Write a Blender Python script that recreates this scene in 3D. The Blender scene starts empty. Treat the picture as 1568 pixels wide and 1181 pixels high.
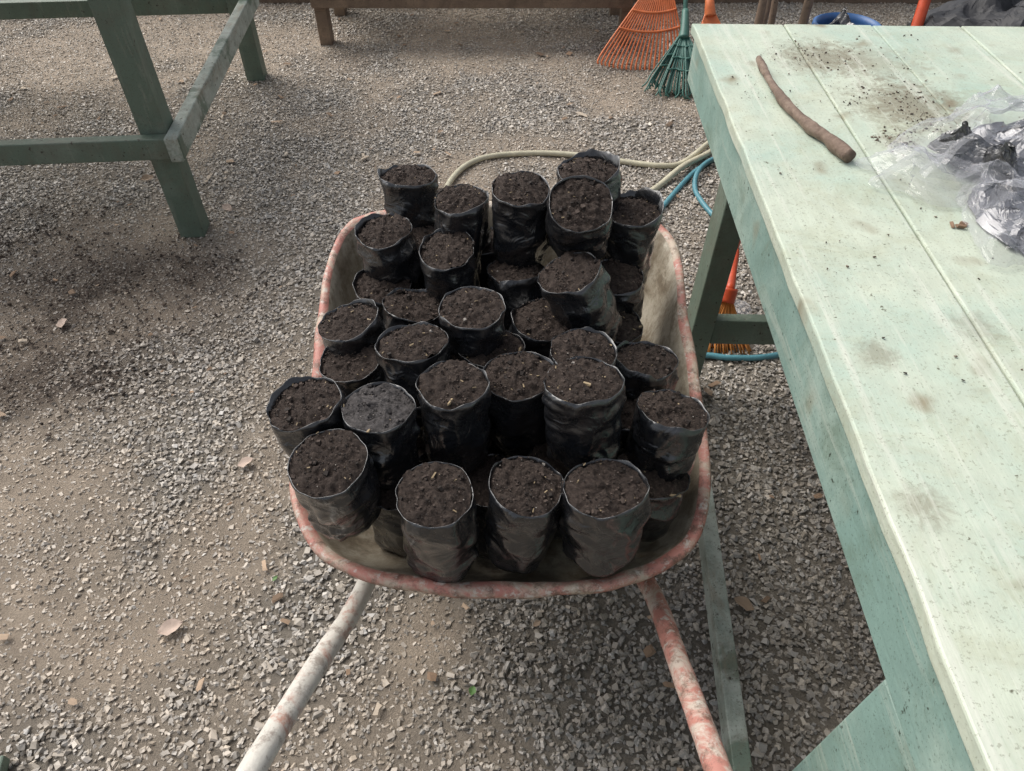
import bpy, math, random
import numpy as np
from mathutils import Vector, Matrix, noise
random.seed(7); rng=np.random.default_rng(11)
S=bpy.context.scene; COL=S.collection
S.view_settings.view_transform='Standard'

# ---------------------------------------------------------------- helpers
def link(o,parent=None):
    COL.objects.link(o)
    if parent: o.parent=parent
    return o
def empty(name):
    e=bpy.data.objects.new(name,None); e.empty_display_size=.1; return link(e)
def mesh(name,vs,fs,mats=(),parent=None,smooth=False,mi=None):
    m=bpy.data.meshes.new(name); m.from_pydata([tuple(v) for v in vs],[],fs)
    for a in mats: m.materials.append(a)
    if mi is not None: m.polygons.foreach_set('material_index',mi)
    if smooth: m.polygons.foreach_set('use_smooth',[True]*len(m.polygons))
    m.update(); return link(bpy.data.objects.new(name,m),parent)
def N(nt,t,**k):
    n=nt.nodes.new(t)
    for a,b in k.items():
        if a in n.inputs: n.inputs[a].default_value=b
        else: setattr(n,a,b)
    return n
def newmat(name,rough=.6,color=(.5,.5,.5),spec=.5):
    m=bpy.data.materials.new(name); m.use_nodes=True; nt=m.node_tree
    b=nt.nodes['Principled BSDF']; b.inputs['Base Color'].default_value=(*color,1)
    b.inputs['Roughness'].default_value=rough; b.inputs['Specular IOR Level'].default_value=spec
    return m,nt,b
def coord(nt,scale=(1,1,1)):
    tc=N(nt,'ShaderNodeTexCoord'); mp=N(nt,'ShaderNodeMapping'); mp.inputs['Scale'].default_value=scale
    nt.links.new(tc.outputs['Object'],mp.inputs['Vector']); return mp.outputs['Vector']
def noi(nt,vec,scale,detail=5,rough=.6,dist=0):
    n=N(nt,'ShaderNodeTexNoise'); n.inputs['Scale'].default_value=scale; n.inputs['Detail'].default_value=detail
    n.inputs['Roughness'].default_value=rough; n.inputs['Distortion'].default_value=dist
    nt.links.new(vec,n.inputs['Vector']); return n.outputs['Fac']
def ramp(nt,fac,stops):
    r=N(nt,'ShaderNodeValToRGB'); e=r.color_ramp.elements
    while len(e)<len(stops): e.new(.5)
    for i,(p,c) in enumerate(stops):
        e[i].position=p; e[i].color=(*c,1) if len(c)==3 else c
    nt.links.new(fac,r.inputs['Fac']); return r.outputs['Color']
def mix(nt,fac,a,b,mode='MIX'):
    m=N(nt,'ShaderNodeMix'); m.data_type='RGBA'; m.blend_type=mode
    for v,i in ((fac,0),(a,6),(b,7)):
        if isinstance(v,(int,float)): m.inputs[i].default_value=v
        elif isinstance(v,tuple): m.inputs[i].default_value=(*v,1)
        else: nt.links.new(v,m.inputs[i])
    return m.outputs[2]
def bump(nt,b,h,strength=.4,dist=.01):
    n=N(nt,'ShaderNodeBump'); n.inputs['Strength'].default_value=strength; n.inputs['Distance'].default_value=dist
    nt.links.new(h,n.inputs['Height']); nt.links.new(n.outputs['Normal'],b.inputs['Normal'])
def bw(nt,f,a,b): return ramp(nt,f,[(a,(0,0,0)),(b,(1,1,1))])
def part(nt,f,a,b,k): return ramp(nt,f,[(a,(0,0,0)),(b,(k,k,k))])

# ---------------------------------------------------------------- materials
def paint_mat(name,base,alt,dirt,grain=(30,1.5,30),dirt_lo=.5,dirt_hi=.66,dk=.6,alt_lo=.5,alt_hi=.62,rough=.55,wood=(.25,.2,.14),bs=.25,stain=0,chip=.70,gk=.8,smears=()):
    m,nt,b=newmat(name,rough)
    v=coord(nt); vg=coord(nt,grain)
    c=mix(nt,bw(nt,noi(nt,v,3.2,6,.65,.4),alt_lo,alt_hi),base,alt)
    c=mix(nt,part(nt,noi(nt,v,14,6,.7),.42,.66,.6),c,tuple(x*.8 for x in base))
    c=mix(nt,part(nt,noi(nt,v,6.3,8,.78,.8),dirt_lo,dirt_hi,dk),c,dirt)
    if stain:
        vo=N(nt,'ShaderNodeTexVoronoi'); vo.inputs['Scale'].default_value=8; vo.inputs['Randomness'].default_value=1
        vd=N(nt,'ShaderNodeVectorMath'); vd.operation='ADD'; nn=N(nt,'ShaderNodeTexNoise'); nn.inputs['Scale'].default_value=14; nt.links.new(v,nn.inputs['Vector'])
        sc=N(nt,'ShaderNodeVectorMath'); sc.operation='SCALE'; sc.inputs['Scale'].default_value=.07; nt.links.new(nn.outputs['Color'],sc.inputs[0])
        nt.links.new(v,vd.inputs[0]); nt.links.new(sc.outputs[0],vd.inputs[1]); nt.links.new(vd.outputs[0],vo.inputs['Vector'])
        spots=ramp(nt,vo.outputs['Distance'],[(.08,(stain,)*3),(.24,(0,0,0))])
        sel=bw(nt,noi(nt,v,5.5,2,.5),.44,.54)
        c=mix(nt,mix(nt,1.0,spots,sel,'MULTIPLY'),c,(.27,.23,.15))
    if smears:
        nz=noi(nt,v,38,7,.8,.6)
        for (sx,sy,sr,sk) in smears:   # dirt rubbed into the board where soil was tipped out
            d=N(nt,'ShaderNodeVectorMath'); d.operation='DISTANCE'; d.inputs[1].default_value=(sx,sy,.92); nt.links.new(v,d.inputs[0])
            fall=ramp(nt,d.outputs['Value'],[(0,(1,1,1)),(sr,(0,0,0))])
            a1=N(nt,'ShaderNodeMath'); a1.operation='MULTIPLY_ADD'; a1.inputs[1].default_value=.45; nt.links.new(fall,a1.inputs[0]); nt.links.new(nz,a1.inputs[2])
            msk=part(nt,a1.outputs[0],.60,.84,sk)
            msk=mix(nt,1.0,msk,ramp(nt,fall,[(0,(0,0,0)),(.3,(1,1,1))]),'MULTIPLY')
            c=mix(nt,msk,c,(.19,.155,.10))
    g=noi(nt,vg,1.0,6,.7,.2)
    c=mix(nt,part(nt,g,.56,.70,gk),c,wood)
    sp=noi(nt,v,60,3,.6)
    c=mix(nt,bw(nt,sp,chip,chip+.05),c,tuple(x*.35 for x in dirt))
    c=mix(nt,part(nt,noi(nt,v,230,2,.6),.60,.68,.5),c,tuple(x*.5 for x in dirt))
    nt.links.new(c,b.inputs['Base Color']); bump(nt,b,mix(nt,.35,g,sp),bs,.004); return m
M_top=paint_mat('mint_table_paint',(.565,.62,.505),(.41,.53,.45),(.40,.41,.28),alt_lo=.42,alt_hi=.68,dirt_lo=.5,dirt_hi=.7,dk=.6,wood=(.66,.68,.59),stain=.85,chip=.69,bs=.6,gk=.8,
  smears=((.92,1.60,.22,.75),(.79,1.88,.18,.65),(.82,1.43,.07,.6),(.545,.77,.05,.5),(.505,.50,.05,.5),(.9,1.85,.2,.4),(.72,.83,.06,.4)))
M_fas=paint_mat('turquoise_worn_paint',(.24,.37,.325),(.36,.475,.41),(.14,.20,.145),dirt_lo=.5,dirt_hi=.68,stain=.5,chip=.67,bs=.6,wood=(.45,.52,.45),alt_lo=.42,alt_hi=.6)
M_leg=paint_mat('dark_green_paint',(.12,.165,.125),(.165,.215,.17),(.13,.11,.08),dirt_lo=.48,dirt_hi=.7,grain=(20,20,3),chip=.65,bs=.6,wood=(.24,.26,.21))
M_rail=paint_mat('light_green_bench_paint',(.15,.20,.155),(.42,.46,.41),(.16,.14,.10),alt_lo=.43,alt_hi=.48,dirt_lo=.5,grain=(12,3,12),chip=.64,bs=.6)
M_wood=paint_mat('weathered_brown_wood',(.20,.14,.10),(.28,.20,.14),(.08,.06,.04),grain=(3,30,30),wood=(.1,.07,.05),bs=.6)

m,nt,b=newmat('gravel_stone',.45,spec=.6); M_stone=m
at=N(nt,'ShaderNodeAttribute'); at.attribute_name='Col'
v=coord(nt); f=noi(nt,v,300,2,.7)
c=mix(nt,part(nt,f,.35,.7,.25),at.outputs['Color'],(.55,.51,.45))
nt.links.new(c,b.inputs['Base Color'])

m,nt,b=newmat('sandy_ground',.85); M_ground=m
at=N(nt,'ShaderNodeAttribute'); at.attribute_name='Col'
v=coord(nt); f=noi(nt,v,160,6,.8)
c=mix(nt,bw(nt,f,.3,.7),mix(nt,.4,at.outputs['Color'],(0.05,0.042,0.034)),at.outputs['Color'])
nt.links.new(c,b.inputs['Base Color']); bump(nt,b,f,.8,.01)

m,nt,b=newmat('black_polythene',.3,(.012,.0125,.014),.8); M_poly=m
v=coord(nt); f=noi(nt,v,18,2,.5,1.6)
c=mix(nt,part(nt,noi(nt,v,13,7,.75),.5,.74,.6),(.011,.012,.0145),(.07,.062,.055))
nt.links.new(c,b.inputs['Base Color'])
nt.links.new(ramp(nt,noi(nt,v,11,5,.7),[(.4,(.18,)*3),(.7,(.42,)*3)]),b.inputs['Roughness'])
b.inputs['Coat Weight'].default_value=.6; b.inputs['Coat Roughness'].default_value=.15; b.inputs['Coat IOR'].default_value=1.6
bump(nt,b,f,.7,.012)

def soil_mat(name,a,bb,cc):
    m,nt,b=newmat(name,.8,spec=.35); v=coord(nt); f=noi(nt,v,160,6,.8)
    c=ramp(nt,f,[(.3,a),(.52,bb),(.75,cc)])
    nt.links.new(c,b.inputs['Base Color']); bump(nt,b,noi(nt,v,380,4,.8),1.0,.005); return m
M_soil=soil_mat('potting_soil',(.018,.012,.010),(.058,.041,.033),(.135,.104,.086))
M_soilg=soil_mat('damp_soil_glare',(.04,.036,.036),(.11,.10,.098),(.23,.215,.215))  # pale grey glare on one bag's wet soil, painted as base colour
M_crumb,_,_=newmat('soil_crumb',.85,(.070,.050,.040)); M_dark,_,_=newmat('dark_soil_crumb',.85,(.020,.014,.011)); M_chip,_,_=newmat('wood_chip',.7,(.33,.25,.15))
M_pale,_,_=newmat('pale_grit',.8,(.30,.27,.24))

m,nt,b=newmat('stained_tray_metal',.55); M_tray=m
v=coord(nt)
c=mix(nt,bw(nt,noi(nt,v,6,8,.7,.5),.40,.60),(.29,.245,.18),(.50,.455,.37))
c=mix(nt,part(nt,noi(nt,v,18,7,.75),.48,.62,.85),c,(.15,.115,.075))
c=mix(nt,part(nt,noi(nt,coord(nt,(14,14,3)),1.6,6,.7),.48,.64,.8),c,(.19,.15,.10))
nt.links.new(c,b.inputs['Base Color']); bump(nt,b,noi(nt,v,60,6,.7),.5,.004)
def redp(name,red,pale,lo,hi,k2=.8):
    m,nt,b=newmat(name,.55); v=coord(nt)
    c=mix(nt,bw(nt,noi(nt,v,11,8,.75,.8),lo,hi),red,pale)
    c=mix(nt,part(nt,noi(nt,v,35,6,.8),.50,.62,k2),c,(.14,.085,.06))
    c=mix(nt,part(nt,noi(nt,v,55,4,.7),.55,.64,.8),c,(.60,.56,.50))
    nt.links.new(c,b.inputs['Base Color']); bump(nt,b,noi(nt,v,70,6,.7),.6,.003); return m
M_rim=redp('worn_red_rim_paint',(.49,.21,.17),(.50,.41,.32),.46,.58)
M_hr=redp('worn_red_handle_paint',(.47,.21,.17),(.54,.46,.39),.48,.58)
M_hl=redp('limewashed_handle_paint',(.48,.29,.23),(.66,.63,.57),.36,.46,.6)
M_rub,_,_=newmat('tyre_rubber',.8,(.02,.02,.02))
M_steel,_,_=newmat('rusty_steel',.6,(.16,.10,.07))
def simple(name,c,r=.5,var=.7):
    m,nt,b=newmat(name,r); v=coord(nt)
    cc=mix(nt,bw(nt,noi(nt,v,22,6,.7),.35,.7),tuple(x*var for x in c),c)
    nt.links.new(cc,b.inputs['Base Color']); return m
M_cream=simple('cream_hose',(.62,.58,.43),.45); M_teal=simple('teal_hose',(.11,.31,.37),.4)
M_orange=simple('orange_plastic',(.84,.23,.08),.45); M_greenp=simple('green_plastic',(.07,.19,.155),.45)
M_red=simple('red_plastic',(.65,.09,.03),.4); M_blue=simple('blue_plastic',(.05,.15,.38),.4)
M_white=simple('white_plastic',(.6,.6,.6),.4); M_straw=simple('orange_bristles',(.75,.29,.07),.8)
M_leaf=simple('dry_leaf',(.36,.26,.18),.7); M_leafp=simple('pale_dry_leaf',(.58,.45,.37),.7); M_leafg=simple('green_leaf',(.12,.24,.07),.6)
m,nt,b=newmat('stick_bark',.75); M_stick=m; v=coord(nt)
c=ramp(nt,noi(nt,v,26,7,.7),[(.3,(.09,.06,.045)),(.5,(.20,.14,.105)),(.72,(.34,.27,.22))])
nt.links.new(c,b.inputs['Base Color']); bump(nt,b,noi(nt,v,90,5,.7),.6,.004)
m=bpy.data.materials.new('clear_plastic_film'); m.use_nodes=True; nt=m.node_tree; M_film=m
b=nt.nodes['Principled BSDF']; out=nt.nodes['Material Output']
b.inputs['Base Color'].default_value=(.64,.65,.69,1); b.inputs['Roughness'].default_value=.08; b.inputs['Specular IOR Level'].default_value=1.0
b.inputs['Coat Weight'].default_value=1; b.inputs['Coat Roughness'].default_value=.05; b.inputs['Coat IOR'].default_value=1.8
tr=N(nt,'ShaderNodeBsdfTransparent'); tr.inputs[0].default_value=(.96,.96,.97,1); ms=N(nt,'ShaderNodeMixShader'); v=coord(nt)
lw=N(nt,'ShaderNodeLayerWeight'); lw.inputs['Blend'].default_value=.4
r=ramp(nt,lw.outputs['Facing'],[(0,(.09,)*3),(.5,(.24,)*3),(1,(.85,)*3)])
nt.links.new(r,ms.inputs[0]); nt.links.new(tr.outputs[0],ms.inputs[1]); nt.links.new(b.outputs[0],ms.inputs[2]); nt.links.new(ms.outputs[0],out.inputs['Surface'])

# ---------------------------------------------------------------- geometry helpers
CUBE=np.array([[-1,-1,-1],[1,-1,-1],[1,1,-1],[-1,1,-1],[-1,-1,1],[1,-1,1],[1,1,1],[-1,1,1]],float)
CF=np.array([[0,3,2,1],[4,5,6,7],[0,1,5,4],[1,2,6,5],[2,3,7,6],[3,0,4,7]])
def chips(name,cen,size,col,mat,parent=None,flat=.65,elong=1.0,jit=.35):
    n=len(cen); q=rng.normal(size=(n,4)); q/=np.linalg.norm(q,axis=1)[:,None]
    w,x,y,z=q.T
    R=np.stack([1-2*(y*y+z*z),2*(x*y-z*w),2*(x*z+y*w),2*(x*y+z*w),1-2*(x*x+z*z),2*(y*z-x*w),2*(x*z-y*w),2*(y*z+x*w),1-2*(x*x+y*y)],1).reshape(n,3,3)
    V=CUBE[None]*.5+rng.uniform(-jit,jit,(n,8,3))*.7
    sc=rng.uniform(.55,1.0,(n,3)); sc[:,0]*=1+elong*rng.uniform(0,.8,n); sc[:,2]*=.7
    V=V*sc[:,None,:]*size[:,None,None]
    V=np.einsum('nij,nkj->nki',R,V); V[:,:,2]*=flat
    V+=cen[:,None,:]; V=V.reshape(-1,3)
    F=(CF[None]+(np.arange(n)*8)[:,None,None]).reshape(-1)
    m=bpy.data.meshes.new(name); m.vertices.add(len(V)); m.vertices.foreach_set('co',V.ravel())
    m.loops.add(len(F)); m.loops.foreach_set('vertex_index',F.astype(np.int32))
    m.polygons.add(n*6); m.polygons.foreach_set('loop_start',np.arange(0,len(F),4,dtype=np.int32)); 
    m.update(calc_edges=True); m.materials.append(mat)
    m.polygons.foreach_set('use_smooth',np.zeros(n*6,bool))
    if col is not None:
        a=m.color_attributes.new('Col','FLOAT_COLOR','POINT')
        C=np.concatenate([np.repeat(col,8,0),np.ones((n*8,1))],1); a.data.foreach_set('color',C.ravel())
    return link(bpy.data.objects.new(name,m),parent)
def box(name,c,s,mat,parent,rot=(0,0,0),bev=.004):
    me=bpy.data.meshes.new(name); V=CUBE*.5*np.array(s)
    me.from_pydata(V.tolist(),[],CF.tolist()); me.materials.append(mat)
    o=link(bpy.data.objects.new(name,me),parent); o.location=c; o.rotation_euler=rot
    if bev:
        bm=o.modifiers.new('b','BEVEL'); bm.width=bev; bm.segments=2
    return o
def cr(pts,n):
    P=[Vector(p) for p in pts]; P=[P[0]*2-P[1]]+P+[P[-1]*2-P[-2]]; out=[]
    for i in range(1,len(P)-2):
        for k in range(n):
            t=k/n; a,b,c,d=P[i-1:i+3]
            out.append(.5*((2*b)+(c-a)*t+(2*a-5*b+4*c-d)*t*t+(3*b-3*c+d-a)*t**3))
    out.append(P[-2]); return out
def tube(name,pts,rad,mat,parent=None,n=8,seg=10,wob=0,cap=True):
    C=cr(pts,n) if len(pts)>2 or wob else [Vector(pts[0]).lerp(Vector(pts[-1]),i/6) for i in range(7)]
    vs=[];fs=[]; L=len(C); up=Vector((.13,.21,1)).normalized(); prev=None
    for i,p in enumerate(C):
        t=(C[min(i+1,L-1)]-C[max(i-1,0)]).normalized()
        a=(prev if prev is not None else up.cross(t)); a=(a-t*a.dot(t)).normalized(); prev=a; bb=t.cross(a)
        r=rad(i/(L-1)) if callable(rad) else rad
        for k in range(seg):
            an=2*math.pi*k/seg; d=a*math.cos(an)+bb*math.sin(an)
            rr=r*(1+(wob*noise.noise(p*40+d*1.5) if wob else 0)); vs.append(p+d*rr)
    for i in range(L-1):
        for k in range(seg):
            fs.append((i*seg+k,i*seg+(k+1)%seg,(i+1)*seg+(k+1)%seg,(i+1)*seg+k))
    if cap: fs.append(tuple(range(seg))[::-1]); fs.append(tuple((L-1)*seg+k for k in range(seg)))
    return mesh(name,vs,fs,(mat,),parent,True)

# ---------------------------------------------------------------- ground
def vnoise(x,y,sc,seed):
    r=np.random.default_rng(seed).random((256,256)); x=x*sc+100;y=y*sc+100
    xi=np.floor(x).astype(int);yi=np.floor(y).astype(int);fx=x-xi;fy=y-yi;fx=fx*fx*(3-2*fx);fy=fy*fy*(3-2*fy)
    g=lambda a,b:r[a%256,b%256]
    return (g(xi,yi)*(1-fx)+g(xi+1,yi)*fx)*(1-fy)+(g(xi,yi+1)*(1-fx)+g(xi+1,yi+1)*fx)*fy
def fbm(x,y,sc,seed): return sum(vnoise(x,y,sc*2**i,seed+i)*.5**i for i in range(4))/1.875
def sst(a,b,x): t=np.clip((x-a)/(b-a),0,1); return t*t*(3-2*t)
def blob(x,y,cx,cy,rx,ry): return np.exp(-(((x-cx)/rx)**2+((y-cy)/ry)**2))
def dust(x,y):
    d=.4*fbm(x,y,1.1,3)+.45*fbm(x,y,4.1,9)
    d+=.10*blob(x,y,-.9,.8,.6,.5)+.18*blob(x,y,-1.3,.9,.3,.3)+.2*blob(x,y,-1.15,2.3,.35,.3)+.25*blob(x,y,-2.6,4.3,.8,.5)+.10*blob(x,y,-.8,1.6,.6,.8)
    d+=.10*blob(x,y,0,3.6,.9,.8)+.1*blob(x,y,-.3,4.3,1.2,.3)+.2*blob(x,y,-.18,.82,.08,.12)+.12*blob(x,y,-1.6,2.0,.5,.5)
    d-=.22*blob(x,y,.15,.75,.35,.45)+.2*blob(x,y,.75,.9,.35,.9)  # less dust under barrow and table; shade there goes into the colour too
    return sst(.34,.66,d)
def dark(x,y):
    k=1.05*blob(x,y,-1.55,1.60,.38,.22)+.78*blob(x,y,-1.6,2.05,.55,.28)+.75*blob(x,y,-2.05,2.5,.5,.28)+.55*blob(x,y,-1.25,2.2,.3,.2)+.35*blob(x,y,-1.0,1.8,.35,.25)+.6*blob(x,y,.6,4.3,.3,.5)+.5*blob(x,y,-.9,4.2,.25,.25)  # spilled soil blobs, plus bench shade painted into the ground colour
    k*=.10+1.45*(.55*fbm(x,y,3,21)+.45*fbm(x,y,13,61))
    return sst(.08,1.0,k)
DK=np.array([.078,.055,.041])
def gcol(x,y):
    d=dust(x,y)[:,None]; k=dark(x,y)[:,None]; m=fbm(x,y,14,33)[:,None]
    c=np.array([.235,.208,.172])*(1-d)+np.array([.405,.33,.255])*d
    c=c*(.68+.64*m)
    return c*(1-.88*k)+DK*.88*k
xs=np.concatenate([[-60,-20,-8],np.arange(-4.5,4.01,.04),[8,20,60]]); ys=np.concatenate([[-60,-20,-5],np.arange(-1.5,5.6,.04),[9,20,60]])
X,Y=np.meshgrid(xs,ys); x=X.ravel();y=Y.ravel(); z=.012*(fbm(x,y,2,40)-.5)+.012*(fbm(x,y,9,50)-.5)
V=np.stack([x,y,z],1); nx=len(xs); ny=len(ys)
F=[(j*nx+i,j*nx+i+1,(j+1)*nx+i+1,(j+1)*nx+i) for j in range(ny-1) for i in range(nx-1)]
g=mesh('ground',V.tolist(),F,(M_ground,),None,True)
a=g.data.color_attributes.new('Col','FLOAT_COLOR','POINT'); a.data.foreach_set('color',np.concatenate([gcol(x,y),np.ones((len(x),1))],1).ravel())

n=420000
x=rng.uniform(-4.1,3.2,n); y=rng.uniform(.1,5.2,n)
keep=(np.abs(x)<1.45+.62*y)&~((x>1.9)&(y<2.2)); x=x[keep];y=y[keep]
d=dust(x,y); k=dark(x,y); kp=rng.random(len(x))>.18*d; x=x[kp];y=y[kp];d=d[kp];k=k[kp]; n=len(x)
size=(.0048+.0085*rng.random(n)**1.2)*(1-.3*d)*(1+.45*rng.random(n)**6)
z=.012*(fbm(x,y,2,40)-.5)+.012*(fbm(x,y,9,50)-.5)+size*rng.uniform(0,.5,n)-.002*d
br=rng.uniform(.42,1.4,n)[:,None]; tint=rng.random(n)[:,None]
base=np.array([.355,.35,.34])*(1-tint)+np.array([.46,.405,.335])*tint
lightm=(rng.random(n)>.94)[:,None]
c=base*br*(1+.4*lightm); dd=np.clip(d+.32,0,1)[:,None]*rng.uniform(.25,1,n)[:,None]
c=c*(1-dd)+np.array([.485,.40,.31])*dd*rng.uniform(.6,1.2,n)[:,None]
under_shade=np.clip(blob(x,y,.15,.75,.45,.5)+blob(x,y,.75,.9,.3,1.0)+.8*blob(x,y,0,1.2,.4,.5),0,1)[:,None]
c=c*(1-.30*under_shade)  # shade under barrow and table painted into the stone colour
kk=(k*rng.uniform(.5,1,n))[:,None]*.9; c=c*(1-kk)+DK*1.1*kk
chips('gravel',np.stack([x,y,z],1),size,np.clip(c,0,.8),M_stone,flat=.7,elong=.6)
M_sp,nt,b=newmat('spilled_soil_mat',.85); at=N(nt,'ShaderNodeAttribute'); at.attribute_name='Col'; nt.links.new(at.outputs['Color'],b.inputs['Base Color'])
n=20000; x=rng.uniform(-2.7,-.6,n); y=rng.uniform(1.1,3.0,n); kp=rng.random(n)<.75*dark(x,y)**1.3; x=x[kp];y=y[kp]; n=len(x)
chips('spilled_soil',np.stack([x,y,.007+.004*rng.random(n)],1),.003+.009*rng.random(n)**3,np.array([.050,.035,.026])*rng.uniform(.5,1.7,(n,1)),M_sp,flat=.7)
n=420; x=rng.uniform(-3,1.4,n); y=rng.uniform(.4,5,n)
lc=np.array([[.42,.31,.22],[.30,.20,.13],[.50,.42,.33],[.22,.15,.10]])[rng.integers(0,4,n)]*rng.uniform(.7,1.2,(n,1))
chips('leaf_litter',np.stack([x,y,np.full(n,.013)],1),.006+.020*rng.random(n)**2.5,lc,M_sp,flat=.18,elong=2.5)

def leaf(x,y,z,s,mat,rz):
    vs=[];fs=[];n=7
    for i in range(n):
        t=i/(n-1); w=math.sin(math.pi*min(1,t*1.0+.02))**.8*.33
        for j in (-1,-.5,0,.5,1):
            vs.append(Vector(((t-.5),j*w*(1+.3*noise.noise(Vector((t*7,j,x*5)))),.12*abs(j)*w*3+.25*(t-.5)**2+.09*noise.noise(Vector((t*4,j*2,x*9))))))
    for i in range(n-1):
        for j in range(4): fs.append((i*5+j,i*5+j+1,(i+1)*5+j+1,(i+1)*5+j))
    o=mesh('fallen_leaf',[v*s for v in vs],fs,(mat,),None,True); o.location=(x,y,z); o.rotation_euler=(random.uniform(-.3,.3),random.uniform(-.3,.3),rz)
for (x,y,s,mt) in [(-1.57,1.88,.06,M_leafp),(-.82,.77,.06,M_leafp),(-.77,1.27,.05,M_leafp),(-1.2,2.62,.05,M_leafp),(.57,.83,.055,M_leaf),(-.09,.62,.026,M_leafg),(.06,.78,.022,M_leaf),(-1.62,2.86,.06,M_leaf),(-.6,.9,.018,M_leafg),(.62,1.55,.04,M_leaf),(-1.9,3.6,.05,M_leaf),(.3,3.6,.04,M_leaf),(-.35,3.3,.04,M_leaf)]:
    leaf(x,y,.014,s,mt,random.uniform(0,6.28))

# ---------------------------------------------------------------- grow bags
def tri(x): return abs((x%2.0)-1.0)
def bag(X,Y,Z,D=.117,h=.165,tilt=(0,0),lip=.003,soil=0,seed=None,detail=True,collar=0):
    rs=random.Random(int(seed*1000)); R=D/2; SG=84; vs=[];fs=[];mi=[]
    so=Vector((seed*3.1,seed*1.7,seed)); ell=1+rs.uniform(-.06,.06); ph=rs.uniform(0,6.28); cdir=rs.uniform(0,6.28)
    folds=[]
    def mo(): return Vector((rs.uniform(-9,9),rs.uniform(-9,9),rs.uniform(-9,9)))
    for i in range(4):
        n_=Vector((rs.gauss(0,.5),rs.gauss(0,.5),rs.choice((-1,1)))).normalized(); folds.append((n_,rs.uniform(22,50),rs.uniform(0,2),rs.uniform(.0012,.0026),mo()))
    for i in range(6):
        n_=Vector((rs.gauss(0,1),rs.gauss(0,1),rs.gauss(0,.8))).normalized(); folds.append((n_,rs.uniform(15,45),rs.uniform(0,2),rs.uniform(.0012,.0030),mo()))
    NW=38
    prof=[(.0,.0),(.55,.0),(.82,.002),(.94,.009)]+[(1,.02+(h-.02)*i/NW) for i in range(NW+1)]
    rings=[]
    for q,(rr,zz) in enumerate(prof):
        ring=[]
        for k in range(SG):
            a=2*math.pi*k/SG; ca,sa=math.cos(a),math.sin(a); r=R*rr
            if rr>.5:
                t=zz/h
                P3=Vector((ca*R,sa*R,zz)); wv=.022*noise.noise(P3*16+so)
                d=.0090*noise.noise(Vector((ca*1.3,sa*1.3,t*1.8))+so)+.0034*noise.noise(Vector((ca*2.6,sa*2.6,t*4.5))-so)
                for (n_,fq,c0,am,mm) in folds:
                    msk=noise.noise(P3*12+mm)*3.4-.15
                    if msk<=0: continue
                    msk=min(1.2,msk)
                    tv=tri((P3.dot(n_)+wv)*fq+c0); d+=am*msk*(.6-min(1,tv*2.0))*1.6
                fade=min(1,(h-zz)/.012+.3)
                r=r*(1+.03*math.sin(math.pi*t)-.07*(1-t)**3)*(1+.03*math.cos(2*(a-ph)))+d*rr*fade
            zo=zz
            if q==len(prof)-1:
                zo+=lip*(.8+2.2*noise.noise(Vector((ca*1.9,sa*1.9,seed*2))))+collar*max(0,math.cos(a-cdir)+.4*noise.noise(Vector((ca*3,sa*3,seed))))
                r*=1.0+.05*noise.noise(Vector((ca*3,sa*3,seed)))
            ring.append(Vector((r*ca*ell,r*sa/ell,zo)))
        rings.append(ring)
    top=rings[-1]; base_ring=rings[-2]
    inner=[Vector((p.x*.98,p.y*.98,p.z)) for p in top]; low=[Vector((p.x*.97,p.y*.97,h-.008)) for p in base_ring]
    rings+= [inner,low]
    for ring in rings: vs+=ring
    nr=len(rings)
    for i in range(nr-1):
        for k in range(SG):
            fs.append((i*SG+k,i*SG+(k+1)%SG,(i+1)*SG+(k+1)%SG,(i+1)*SG+k)); mi.append(0)
    o=len(vs); NR=18
    dome=rs.uniform(.004,.012); sl_=Vector((rs.uniform(-.06,.06),rs.uniform(-.06,.06),0))
    for j in range(NR+1):
        rr=1-j/NR
        for k in range(SG):
            p=low[k]; q=Vector((p.x*rr*1.02,p.y*rr*1.02,0))
            zz=h-.0025+dome*(1-rr**3)+q.dot(sl_)+.0055*noise.noise(q*45+so)+.0064*noise.noise(q*110+so)+.0034*noise.noise(q*300+so)
            q.z=zz; vs.append(q)
    for j in range(NR):
        for k in range(SG):
            a=o+j*SG+k; b2=o+j*SG+(k+1)%SG; fs.append((a,b2,b2+SG,a+SG)); mi.append(1)
    if detail:
        for _ in range(190):
            rr=R*.95*math.sqrt(rs.random()); a=rs.uniform(0,6.28); x=rr*math.cos(a);y=rr*math.sin(a)
            u=rs.random(); m_=2 if u<.5 else (3 if u<.95 else (4 if u<.985 else 5))
            s=rs.uniform(.0006,.0019)*(1.0 if m_<4 else .6)*(1+1.5*(rs.random()>.95)); e=(rs.uniform(2,4.5) if m_==4 else 1)
            M=Matrix.Rotation(rs.uniform(0,6.28),3,'Z')@Matrix.Rotation(rs.uniform(-.6,.6),3,'X')
            zc=h-.001+dome*(1-(rr/R)**3)+Vector((x,y,0)).dot(sl_)+rs.uniform(-.0015,.002); b0=len(vs)
            for cv in CUBE: 
                p=M@Vector((cv[0]*s*e*rs.uniform(.5,1),cv[1]*s*rs.uniform(.5,1),cv[2]*s*.8*rs.uniform(.5,1))); vs.append(p+Vector((x,y,zc)))
            for f_ in CF: fs.append(tuple(int(b0+q) for q in f_)); mi.append(1 if (soil and m_<4) else m_)
    ax=Vector((math.tan(math.radians(tilt[0])),math.tan(math.radians(tilt[1])),1)).normalized()
    rot=Vector((0,0,1)).rotation_difference(ax).to_matrix()
    vs=[rot@(v-Vector((0,0,h))) for v in vs]
    ob=mesh('soil_filled_grow_bag',vs,fs,(M_poly,M_soilg if soil else M_soil,M_crumb,M_dark,M_chip,M_pale),None,False,mi)
    ob.data.polygons.foreach_set('use_smooth',[x_<2 for x_ in mi])
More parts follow.
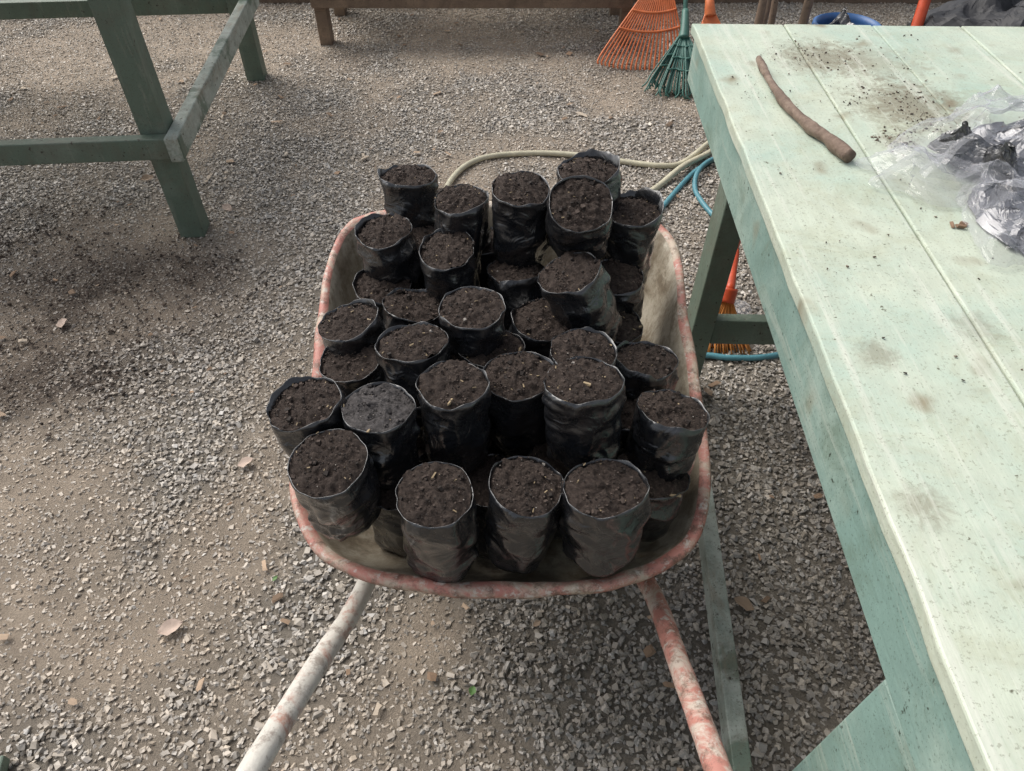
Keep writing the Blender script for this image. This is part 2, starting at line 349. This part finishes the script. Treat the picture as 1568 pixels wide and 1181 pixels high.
    ob.location=(X,Y,Z); return ob
B=[(-.224,1.38,.863,dict(collar=.012,tilt=(-3,3))),(-.102,1.251,.886,dict(collar=.012)),(.017,1.21,.935,dict(tilt=(0,-2),h=.18)),(.15,1.28,.935,dict(collar=.018)),(.124,1.125,.955,dict(D=.120,h=.135,tilt=(0,-24))),
(.245,1.25,.862,dict(collar=.024,h=.18)),(-.258,1.22,.833,dict(collar=.010,tilt=(-5,0))),(-.181,1.29,.77,{}),(-.126,1.148,.842,dict(collar=.006,tilt=(-4,-5))),(-.064,1.281,.77,{}),(.008,1.15,.789,dict(collar=.01)),
(.105,1.035,.868,dict(tilt=(-20,0),h=.17,collar=.004)),(.208,1.154,.77,{}),(-.265,1.155,.747,dict(collar=.008)),(-.19,1.076,.762,dict(tilt=(5,4))),(-.07,.962,.849,dict(tilt=(-3,0))),(.058,1.009,.781,dict(collar=.01)),(.205,1.07,.72,dict(tilt=(8,0))),
(-.30,.996,.789,dict(collar=.012,tilt=(-8,4))),(-.169,.891,.832,dict(tilt=(-3,5))),(-.037,.931,.783,{}),(.12,.88,.82,dict(tilt=(3,3),collar=.008)),(.24,.93,.75,dict(collar=.020)),(-.29,.925,.76,dict(tilt=(-4,0))),(-.16,.875,.745,{}),
(-.095,.79,.832,dict(h=.172,tilt=(1,3),collar=.008)),(.01,.835,.81,dict(h=.175,tilt=(-3,-4))),(.11,.765,.865,dict(D=.121,h=.165,tilt=(-3,4),collar=.010)),(.262,.775,.785,dict(h=.165,tilt=(5,6),collar=.014)),
(-.33,.765,.815,dict(h=.14,tilt=(-10,2),collar=.012)),(-.212,.76,.813,dict(h=.15,soil=1,tilt=(2,5))),(-.275,.655,.808,dict(h=.155,D=.121,lip=.001,tilt=(-2,-4))),(-.19,.72,.665,{}),(-.115,.62,.775,dict(h=.182,D=.119,lip=.001,tilt=(0,-1))),
(-.035,.73,.66,{}),(.022,.642,.765,dict(h=.182,D=.116,collar=.005)),(.075,.75,.665,{}),(.14,.63,.775,dict(h=.168,D=.120,collar=.008,tilt=(-2,3))),(.21,.86,.70,{}),(.235,.72,.69,dict(h=.14))]
for i,(x,y,z,k) in enumerate(B):
    k=dict(k)
    if 'tilt' not in k: k['tilt']=(random.uniform(-6,6),random.uniform(-4,5))
    bag(x,y,z,seed=i*1.37+.5,**k)
for i,xx in enumerate((-.2,-.085,.03,.145)):
    for j,yy in enumerate((.86,.98,1.1,1.22)):
        bag(xx+.01*(j%2),yy,.625,h=.155,D=.11,seed=100+i*7+j,tilt=(0,0),detail=False)

# ---------------------------------------------------------------- wheelbarrow
wb=empty('wheelbarrow')
ctrl=[(-.02,.553),(.12,.560),(.23,.590),(.31,.65),(.348,.74),(.358,.9),(.365,1.1),(.372,1.28),(.355,1.40),(.30,1.465),(.15,1.49),(-.02,1.495),(-.2,1.49),(-.33,1.45),(-.395,1.37),(-.41,1.27),(-.40,1.1),(-.392,.9),(-.39,.75),(-.355,.66),(-.27,.590),(-.15,.560)]
def closed(pts,n):
    L=len(pts);out=[]
    for i in range(L):
        a,b,c,d=[Vector(pts[(i+q)%L]) for q in (-1,0,1,2)]
        for k in range(n):
            t=k/n; out.append(.5*((2*b)+(c-a)*t+(2*a-5*b+4*c-d)*t*t+(3*b-3*c+d-a)*t**3))
    return out
out2=closed(ctrl,8); cen=Vector((-.018,1.03)); K=len(out2)
def rz(y): return .598+.14*(y-.545)/.95
def inset(p,d):
    v=p-cen; return p-v.normalized()*d
levels=[]
levels.append([(inset(p,-.002),rz(p.y)-.014) for p in out2])
levels.append([(inset(p,-.003),rz(p.y)-.005) for p in out2])
levels.append([(inset(p,.002),rz(p.y)+.002) for p in out2])
levels.append([(inset(p,.010),rz(p.y)+.001) for p in out2])
levels.append([(inset(p,.020),rz(p.y)-.004) for p in out2])
flo=[]
for p in out2:
    q=inset(p,.024); fx=-.018+(q.x+.018)*.70; fy=.80+(q.y-.57)*(1.33-.80)/(1.465-.57); flo.append(Vector((fx,fy)))
for t in (.08,.25,.45,.65,.82,.92,.98,1.0):
    L=[]
    for p,f_ in zip(out2,flo):
        q=inset(p,.024); ins=t**1.35
        L.append((q.lerp(f_,ins),(rz(p.y)-.006)*(1-math.sin(t*math.pi/2))+.455*math.sin(t*math.pi/2)))
    levels.append(L)
for s_ in (.6,.25,.0): levels.append([(cen.lerp(f_,s_) ,.453) for f_ in flo])
vs=[];fs=[];mi=[]
for L in levels:
    for (p,z) in L:
        dz=.009*noise.noise(Vector((p.x*9,p.y*9,3)))+.003*noise.noise(Vector((p.x*25,p.y*25,3))); dx=.010*noise.noise(Vector((p.x*7,p.y*7,9)))
        vs.append((p.x+dx,p.y+dz*.7,z+dz))
for i in range(len(levels)-1):
    for k in range(K):
        fs.append((i*K+k,i*K+(k+1)%K,(i+1)*K+(k+1)%K,(i+1)*K+k)); mi.append(1 if i<4 else 0)
tray=mesh('tray',vs,fs,(M_tray,M_rim),wb,True,mi); so=tray.modifiers.new('s','SOLIDIFY'); so.thickness=.003; so.offset=-1
for sx,mt,nm in ((-1,M_hl,'handle_left'),(1,M_hr,'handle_right')):
    if sx<0: pts=[(-.345,.15,.73),(-.331,.275,.66),(-.305,.46,.545),(-.283,.6,.455),(-.25,.78,.40),(-.16,1.1,.32),(-.075,1.38,.19)]
    else: pts=[(.262,.15,.73),(.262,.275,.66),(.262,.46,.545),(.258,.62,.455),(.22,.78,.40),(.13,1.1,.32),(.035,1.38,.19)]
    tube(nm,pts,.0175,mt,wb,10,18,wob=.06)
tube('grip_left',[(-.352,.09,.765),(-.342,.17,.718)],.021,M_rub,wb); tube('grip_right',[(.262,.09,.765),(.262,.17,.718)],.021,M_rub,wb)
for sx in (-1,1):
    x0=-.02+sx*.2; tube('leg',[(x0,.85,.40),(x0+sx*.02,.93,.2),(x0+sx*.03,.97,.012),(x0+sx*.03,1.07,.012),(x0,1.12,.33)],.014,M_steel,wb,8,10)
tube('leg_crossbar',[(-.235,.96,.12),(.2,.96,.12)],.01,M_steel,wb)
tube('tray_support',[(-.26,.86,.43),(-.1,.86,.44),(.22,.86,.43)],.014,M_steel,wb)
vs=[];fs=[]
for i in range(48):
    for k in range(12):
        a=2*math.pi*i/48;b_=2*math.pi*k/12; r=.145+.037*math.cos(b_)*(1+.04*(i%2)*(math.cos(b_)>.3)); vs.append((-.02+.037*math.sin(b_),1.38+r*math.cos(a),.183+r*math.sin(a)))
        fs.append((i*12+k,i*12+(k+1)%12,((i+1)%48)*12+(k+1)%12,((i+1)%48)*12+k))
mesh('tyre',vs,fs,(M_rub,),wb,True)
tube('hub',[(-.09,1.38,.183),(.05,1.38,.183)],.03,M_steel,wb,8,16)
for k in range(6):
    a=k*math.pi/3; tube('spoke',[(-.02,1.38,.183),(-.02,1.38+.12*math.cos(a),.183+.12*math.sin(a))],.008,M_steel,wb)

# ---------------------------------------------------------------- work table (right)
tb=empty('wooden_work_table')
def T(x,y): return (.517+x+ (y)*.0320, 2.12+y-.030*x)
def prism(name,xy,z0,z1,mat,parent,bev=.004):
    n=len(xy); vs=[(a,b_,z0) for a,b_ in xy]+[(a,b_,z1) for a,b_ in xy]
    fs=[tuple(range(n))[::-1],tuple(range(n,2*n))]+[(i,(i+1)%n,n+(i+1)%n,n+i) for i in range(n)]
    o=mesh(name,vs,fs,(mat,),parent)
    if bev: bm=o.modifiers.new('b','BEVEL'); bm.width=bev; bm.segments=2
    return o
LEN=-2.4
xsn=[-.008,.243,.488,.733,.975]
for i in range(4):
    x0=xsn[i]+ (.0016 if i else 0); x1=xsn[i+1]-.0016
    ns=60; Lp=[];Rp=[]
    for k in range(ns+1):
        y=LEN*k/ns; w=(.0035*noise.noise(Vector((i*5,y*9,1)))+.002*noise.noise(Vector((i*5,y*33,1)))) if i==0 else .0010*noise.noise(Vector((i*5,y*12,1)))
        Lp.append(T(x0+w-(.004*(i==0)*(k==0)),y)); Rp.append(T(x1+.0010*noise.noise(Vector((i*7,y*12,2))),y))
    xy=Lp+Rp[::-1]
    prism('top_plank',xy,.892+.0008*(i%2),.9195+.0012*(i%2)+.0003,M_top,tb,.0035)
prism('side_apron',[T(0,-.012),T(0,LEN),T(.026,LEN),T(.026,-.012)],.765,.8905,M_fas,tb)
prism('side_apron_far_side',[T(.945,-.012),T(.945,LEN),T(.968,LEN),T(.968,-.012)],.765,.8905,M_fas,tb)
prism('end_apron',[T(.028,-.012),T(.028,-.036),T(.943,-.036),T(.943,-.012)],.765,.8905,M_fas,tb)
prism('end_apron_near',[T(.028,LEN+.03),T(.028,LEN+.006),T(.943,LEN+.006),T(.943,LEN+.03)],.765,.8905,M_fas,tb)
def post(name,x,y,sx,sy,z0,z1,mat,parent,bx=0,by=0):
    vs=[(x+bx,y+by,z0),(x+sx+bx,y+by,z0),(x+sx+bx,y+sy+by,z0),(x+bx,y+sy+by,z0),(x,y,z1),(x+sx,y,z1),(x+sx,y+sy,z1),(x,y+sy,z1)]
    o=mesh(name,vs,CF.tolist(),(mat,),parent); bm=o.modifiers.new('b','BEVEL'); bm.width=.004; bm.segments=2; return o
post('leg_1',.527,1.53,.062,.09,0,.889,M_leg,tb,-.015)
post('leg_2',1.36,1.5,.085,.09,0,.889,M_leg,tb)
post('leg_3',.463,.235,.09,.118,0,.762,M_fas,tb,-.02)
post('leg_4',1.32,.23,.085,.09,0,.889,M_leg,tb)
def beam(name,a,b_,w,h,mat,parent,bev=.003):
    a=Vector(a);b_=Vector(b_);d=(b_-a).normalized(); s=d.cross(Vector((0,0,1))).normalized()*w/2; u=Vector((0,0,1))*h/2
    vs=[a-s-u,a+s-u,b_+s-u,b_-s-u,a-s+u,a+s+u,b_+s+u,b_-s+u]
    o=mesh(name,vs,CF.tolist(),(mat,),parent)
    if bev: bm=o.modifiers.new('b','BEVEL'); bm.width=bev; bm.segments=2
    return o
beam('stretcher_side',(.437,.353,.132),(.528,1.528,.132),.038,.06,M_rail,tb)
beam('stretcher_cross',(.590,1.58,.255),(1.358,1.56,.255),.035,.09,M_leg,tb)
beam('stretcher_cross_near',(.545,.29,.255),(1.318,.28,.255),.035,.09,M_leg,tb)

P_=[(.623,1.84),(.617,1.70),(.624,1.567),(.646,1.464),(.667,1.406),(.684,1.335)]
tube('wooden_stick',[(x,y,.9205+.0115+.003*i/5) for i,(x,y) in enumerate(P_)],lambda t:.0075+.0075*t+.0016*math.sin(t*23),M_stick,None,10,14,wob=.22)
cl=[(.787,1.892,.07,170),(.919,1.641,.05,170),(.919,1.51,.05,220),(.789,1.641,.05,60),(.819,1.434,.03,150),(.692,1.85,.06,60),(.85,1.78,.12,120),(.56,1.7,.05,40),(.53,1.3,.03,40),(.54,1.0,.05,25),(.7,1.2,.12,40),(1.0,1.9,.12,70),(.85,.9,.3,40),(.6,.8,.1,20)]
cc=[];sz=[]
for x,y,s,n_ in cl:
    p=rng.normal(size=(n_,2))*s*.8; cc.append(np.stack([x+p[:,0],y+p[:,1],np.full(n_,.9222)],1)); sz.append(.0010+.0034*rng.random(n_)**6)
cc=np.concatenate(cc); sz=np.concatenate(sz); ok=(cc[:,0]>.53)&(cc[:,1]<2.08); cc=cc[ok]; sz=sz[ok]
col=np.array([.10,.075,.055])*rng.uniform(.2,1.8,(len(cc),1))
chips('spilled_soil',cc,sz*1.25,col,M_sp,flat=.6)

def fold_sheet(name,c,size,ht,mat,parent,seed,n=90,freq=14,rot=0,base=.9225,irr=.3):
    rs=random.Random(seed); F_=[]
    for i in range(11):
        a=rs.uniform(0,6.28); fq=freq*rs.uniform(.5,1)*(1+i*.22); F_.append((math.cos(a),math.sin(a),fq,rs.uniform(0,2),1/(1+i*.45),rs.uniform(0,9)))
    tot=sum(f[4] for f in F_); vs=[];fs=[]
    M=Matrix.Rotation(rot,3,'Z')
    for j in range(n+1):
        rr=j/n
        for i in range(n):
            ph=2*math.pi*i/n; ca,sa=math.cos(ph),math.sin(ph)
            ed=1+irr*1.6*noise.noise(Vector((ca*1.3,sa*1.3,seed)))+irr*.35*(tri(ph*9/math.pi)-.5)
            x=ca*rr*ed*size[0]; y=sa*rr*ed*size[1]
            hh=0; gx=gy=0
            for (cx,cy,fq,c0,am,s2) in F_:
                w=.012*noise.noise(Vector((x*14,y*14,s2)))
                tv=(x*cx+y*cy+w)*fq+c0; v_=tri(tv); hh+=am*v_; sg=1 if (tv%2)>1 else -1
                gx+=am*sg*cx;gy+=am*sg*cy
            hh/=tot; env=max(0,1-rr**2.6)
            z=ht*(env*.55+.08)*(.35+1.5*max(0,hh-.25)) + ht*.55*env*hh
            x+=gx/tot*.018;y+=gy/tot*.018
            v=M@Vector((x,y,0)); vs.append(Vector((c[0]+v.x,c[1]+v.y,base+c[2]+z)))
    for j in range(n):
        for i in range(n): fs.append((j*n+i,(j+1)*n+i,(j+1)*n+(i+1)%n,j*n+(i+1)%n))
    return mesh(name,vs,fs,(mat,),parent,False)
pb=empty('clear_plastic_bag')
fold_sheet('film_body',(1.03,1.38,.004),(.27,.17),.13,M_film,pb,3,rot=.35,freq=14,n=80)
fold_sheet('film_front',(.90,1.13,.003),(.09,.16),.085,M_film,pb,8,rot=-.25,freq=18,n=60)
fold_sheet('film_left',(.82,1.28,.003),(.12,.10),.06,M_film,pb,12,freq=17,n=60)
M_gray,nt,b=newmat('grey_plastic_sheet',.2,(.045,.047,.060),.9); b.inputs['Coat Weight'].default_value=.7; b.inputs['Coat Roughness'].default_value=.08
fold_sheet('black_sheet',(1.06,1.33,.0015),(.17,.12),.09,M_gray,pb,5,freq=15,rot=.2,n=70)
fold_sheet('black_sheet_strip',(.915,1.29,.012),(.028,.10),.10,M_poly,pb,6,freq=20,rot=.5,n=50)
fold_sheet('grey_sheet_front',(.91,1.12,.001),(.06,.12),.06,M_gray,pb,16,freq=18,rot=-.2,n=60)
cc=np.array([[.81,1.10,.926],[.80,1.108,.924],[.82,1.11,.925]]); chips('wood_scrap',cc,np.array([.016,.010,.012]),np.tile([[.22,.14,.09]],(3,1)),M_sp,flat=.5)

# ---------------------------------------------------------------- bench frame (left)
bn=empty('green_bench_frame')
e1=Vector((-1.29,2.47,0)); ya=math.radians(4.6); ax=Vector((math.cos(ya),math.sin(ya),0)); ay=Vector((-math.sin(ya),math.cos(ya),0))
def bb(name,cx,cy,z0,z1,sx,sy,mat):
    c=e1+ax*cx+ay*cy; return box(name,(c.x,c.y,(z0+z1)/2),(sx,sy,z1-z0),mat,bn,(0,0,ya),.005)
bb('leg_1',0,0,0,.965,.095,.10,M_leg); bb('leg_2',0,1.5,0,.965,.095,.10,M_leg)
bb('leg_3',-1.7,0,0,.965,.095,.10,M_leg); bb('leg_4',-1.7,1.5,0,.965,.095,.10,M_leg)
bb('stretcher_front',-.83,-.076,.365,.445,1.86,.045,M_leg); bb('stretcher_side',.073,.72,.36,.45,.045,1.66,M_rail)
bb('stretcher_back',-.85,1.5,.34,.42,1.6,.045,M_leg); bb('stretcher_far_side',-1.773,.72,.335,.425,.045,1.66,M_rail)
for i in range(8): bb('top_slat',-.85,.04+i*.2,.967,.99,1.9,.14,M_top)

pf=empty('wooden_platform')
box('front_board',(-.23,4.40,.262),(1.84,.03,.085),M_wood,pf)
box('leg_left',(-1.11,4.46,.125),(.07,.085,.25),M_wood,pf); box('leg_right',(.665,4.46,.125),(.06,.085,.25),M_wood,pf)
box('leg_back_left',(-1.11,4.95,.125),(.07,.085,.25),M_wood,pf); box('leg_back_right',(.665,4.95,.125),(.06,.085,.25),M_wood,pf)
for i in range(5): box('deck_board',(-.23,4.48+i*.12,.318),(1.84,.085,.022),M_wood,pf)

wl=empty('timber_back_wall')
box('plinth',(-.3,5.22,.05),(9.5,.14,.1),M_wood,wl)
for i in range(2): box('board',(-.3,5.25,.19+i*.16),(9.5,.03,.155),M_leg,wl)
for i in range(3): box('board_right',(2.2,5.25,.51+i*.16),(4.5,.03,.155),M_leg,wl)
for i in range(8): box('stud',(-4.7+i*1.25,5.20,.25 if i<3 else .5),(.08,.06,.3 if i<3 else .8),M_leg,wl)

# ---------------------------------------------------------------- hoses
tube('cream_garden_hose',[(-.05,2.35,.014),(-.2,2.55,.014),(-.28,2.72,.014),(-.272,2.84,.014),(-.206,2.98,.014),(-.088,3.06,.016),(.141,3.09,.014),(.352,3.06,.014),(.528,3.006,.014),(.673,2.97,.016),(.78,2.99,.02),(.93,3.16,.03),(1.1,3.4,.014)],.0125,M_cream,None,8,12)
tube('cream_garden_hose',[(.42,2.45,.014),(.5,2.6,.014),(.56,2.7,.014),(.65,2.8,.018),(.77,2.93,.036),(.92,3.09,.016),(1.02,3.22,.014),(1.2,3.3,.014)],.0135,M_cream,None,8,12)
tube('teal_garden_hose',[(.62,2.35,.012),(.6,2.48,.012),(.61,2.58,.012),(.66,2.67,.012),(.74,2.8,.012),(.83,2.93,.012),(.96,3.06,.012)],.011,M_teal,None,8,12)
tube('teal_garden_hose',[(.9,2.4,.012),(.84,2.56,.012),(.81,2.67,.012),(.80,2.78,.012),(.83,2.89,.03),(.92,3.0,.032),(1.1,3.1,.012)],.011,M_teal,None,8,12)
tube('teal_garden_hose',[(.5,1.66,.012),(.63,1.72,.012),(.73,1.71,.012),(.87,1.72,.012),(1.1,1.8,.012)],.010,M_teal,None,8,12)

# ---------------------------------------------------------------- rakes
def rake(name,apex,c0,c1,n_,mat,top,hmat,curl,r=.0035,rows=1,mess=0):
    rk=empty(name); apex=Vector(apex); c0=Vector(c0); c1=Vector(c1)
    ptsT=[]
    for i in range(n_*rows):
        t=(i%n_)/(n_-1); row=i//n_; e=c0.lerp(c1,t)+Vector((random.uniform(-mess,mess),random.uniform(-mess,mess)+row*.03,.012)); mid=(t-.5)*2
        st=apex+(e-apex)*.12; e2=e-(e-apex).normalized()*.04*abs(mid)**2
        k=apex.lerp(e2,.88); tip=e2+Vector((random.uniform(-mess,mess),-curl,-.006))
        pp=[st,apex.lerp(e2,.5)+Vector((0,-.012,.015)),k+Vector((0,-.01,.02)),e2+Vector((0,-curl*.6,.014)),tip]
        tube('tine',pp,r,mat,rk,4,6); 
        if row==0: ptsT.append(pp)
    for lv in (.25,.5,.75):
        pts=[]
        for pp in ptsT:
            q=cr(pp[:3],6); pts.append(q[int((len(q)-1)*lv)]+Vector((0,0,.004)))
        tube('crosspiece',pts[::2]+[pts[-1]],r*1.3,mat,rk,3,6)
    tube('socket',[apex.lerp((c0+c1)/2,.16),apex,apex+(Vector(top)-apex).normalized()*.1],lambda t:.03-.012*t,mat,rk,6,10)
    tube('handle',[apex,top],.013,hmat,rk,6,10); return rk
rake('orange_fan_rake',(.84,4.36,.46),(.46,4.08,0),(.98,4.08,0),21,M_orange,(.95,5.17,.98),M_orange,.03,.0056)
rake('orange_fan_rake',(1.04,4.05,.36),(.92,3.87,0),(1.26,3.87,0),14,M_orange,(1.1,5.17,1.05),M_white,.03,.0052)
rake('green_fan_rake',(.92,4.0,.25),(.72,3.74,0),(1.04,3.70,0),19,M_greenp,(1.0,5.17,1.16),M_greenp,.03,.0044,rows=3,mess=.03)
br=empty('orange_broom')
for i in range(90):
    t=random.random(); u=random.random()
    tube('bristle',[(.715+.03*(t-.5),1.84+.02*u,.15),(.705+.13*(t-.5),1.79+.03*u,.07),(.71+.20*(t-.5),1.75+.06*(u-.3),.004)],.0026,M_straw,br,3,5)
tube('ferrule',[(.71,1.845,.14),(.72,1.87,.18)],.03,M_red,br)
tube('handle',[(.72,1.86,.175),(.765,2.02,.2),(.80,2.12,.25),(1.1,2.7,.55)],.016,M_red,br)
fold_sheet('crumpled_plastic_wrapper',(.78,1.93,.01),(.07,.10),.05,M_film,None,2,n=50,base=0.0)

# ---------------------------------------------------------------- clutter behind the table
for i,(x,y,dx,l,r_) in enumerate([(.93,2.85,.03,1.0,.016),(1.03,2.9,-.02,.95,.013),(1.10,2.88,.05,1.02,.018),(1.0,3.1,.08,.9,.014)]):
    tube('wooden_stake',[(x,y-.05,0),(x+dx*.5,y+.03,l*.5),(x+dx,y+.12,l)],r_,M_wood,None,6,9,wob=.1)
dr=empty('blue_plastic_bucket')
def lathe(name,c,prof,mat,parent,seg=40):
    vs=[];fs=[]
    for r_,z in prof:
        for k in range(seg): a=2*math.pi*k/seg; vs.append((c[0]+r_*math.cos(a),c[1]+r_*math.sin(a),z))
    for i in range(len(prof)-1):
        for k in range(seg): fs.append((i*seg+k,i*seg+(k+1)%seg,(i+1)*seg+(k+1)%seg,(i+1)*seg+k))
    return mesh(name,vs,fs,(mat,),parent,True)
lathe('bucket',(1.30,2.92),[(0,.3),(.1,.3),(.105,.32),(.122,.61),(.130,.615),(.130,.64),(.118,.645),(.112,.62),(.1,.34),(0,.335)],M_blue,dr)
tube('handle',[(1.17,2.92,.63),(1.2,2.82,.62),(1.3,2.78,.61),(1.4,2.82,.62),(1.43,2.92,.63)],.004,M_white,dr)
ck=empty('wooden_crate')
for cx in (1.12,1.56):
    for cy in (2.72,3.12): box('corner',(cx,cy,.14),(.04,.04,.28),M_wood,ck)
for i in range(5): box('deck',(1.34,2.73+i*.097,.291),(.5,.085,.02),M_wood,ck)
for i in range(2):
    box('slat',(1.34,2.69,.08+.13*i),(.5,.016,.09),M_wood,ck); box('slat',(1.34,3.15,.08+.13*i),(.5,.016,.09),M_wood,ck)
fold_sheet('white_sack',(1.46,2.85,.0),(.08,.08),.36,M_white,None,4,n=50,base=.305)
fold_sheet('black_plastic_sheet',(1.30,2.95,.0),(.09,.08),.2,M_poly,dr,14,n=50,base=.5,freq=14)
tube('red_pole',[(1.42,2.55,.0),(1.58,2.95,.72),(1.7,3.3,1.3)],.022,M_red,None,6,12)
ct=empty('black_crate')
for i in range(4):
    for (cx,cy,sx,sy) in ((1.95,2.62,.62,.02),(1.95,3.1,.62,.02),(1.65,2.86,.02,.46),(2.25,2.86,.02,.46)):
        box('slat',(cx,cy,.09+i*.14),(sx,sy,.10),M_rub,ct)
for cx in (1.65,2.25):
    for cy in (2.62,3.1): box('corner',(cx,cy,.29),(.035,.035,.58),M_rub,ct)
box('lid',(1.95,2.86,.59),(.62,.5,.02),M_rub,ct)
M_tarp=simple('matt_black_tarp',(.03,.031,.036),.6)
fold_sheet('black_plastic_sheet',(1.93,2.86,.0),(.36,.28),.2,M_tarp,None,6,n=80,base=.602,freq=9)
box('wooden_plank',(-1.2,.40,.028),(.30,.10,.03),M_leg,None,(0,0,.2))

# ---------------------------------------------------------------- camera, light
cam=bpy.data.cameras.new('camera'); co=link(bpy.data.objects.new('camera',cam)); co.location=(0,0,1.65); co.rotation_euler=(math.radians(44),0,0)
cam.sensor_width=36; cam.lens=36*1089/1568; cam.clip_end=300; cam.clip_start=.02; S.camera=co
w=bpy.data.worlds.new('World'); S.world=w; w.use_nodes=True; nt=w.node_tree; bg=nt.nodes['Background']
sky=nt.nodes.new('ShaderNodeTexSky'); sky.sky_type='NISHITA'; sky.sun_disc=False
el=math.radians(50); az=math.radians(-52); sky.sun_elevation=el; sky.sun_rotation=az; sky.dust_density=4; sky.air_density=1; sky.ozone_density=1
hs=nt.nodes.new('ShaderNodeHueSaturation'); hs.inputs['Saturation'].default_value=.35
nt.links.new(sky.outputs[0],hs.inputs['Color']); nt.links.new(hs.outputs[0],bg.inputs['Color']); bg.inputs['Strength'].default_value=.15
sl=bpy.data.lights.new('sun','SUN'); sl.energy=2.5; sl.angle=math.radians(45); sl.color=(1,.955,.89); s_=link(bpy.data.objects.new('sun',sl))
dv=Vector((math.sin(az)*math.cos(el),math.cos(az)*math.cos(el),math.sin(el))); s_.rotation_euler=dv.to_track_quat('Z','Y').to_euler(); s_.location=(-3,4,6)
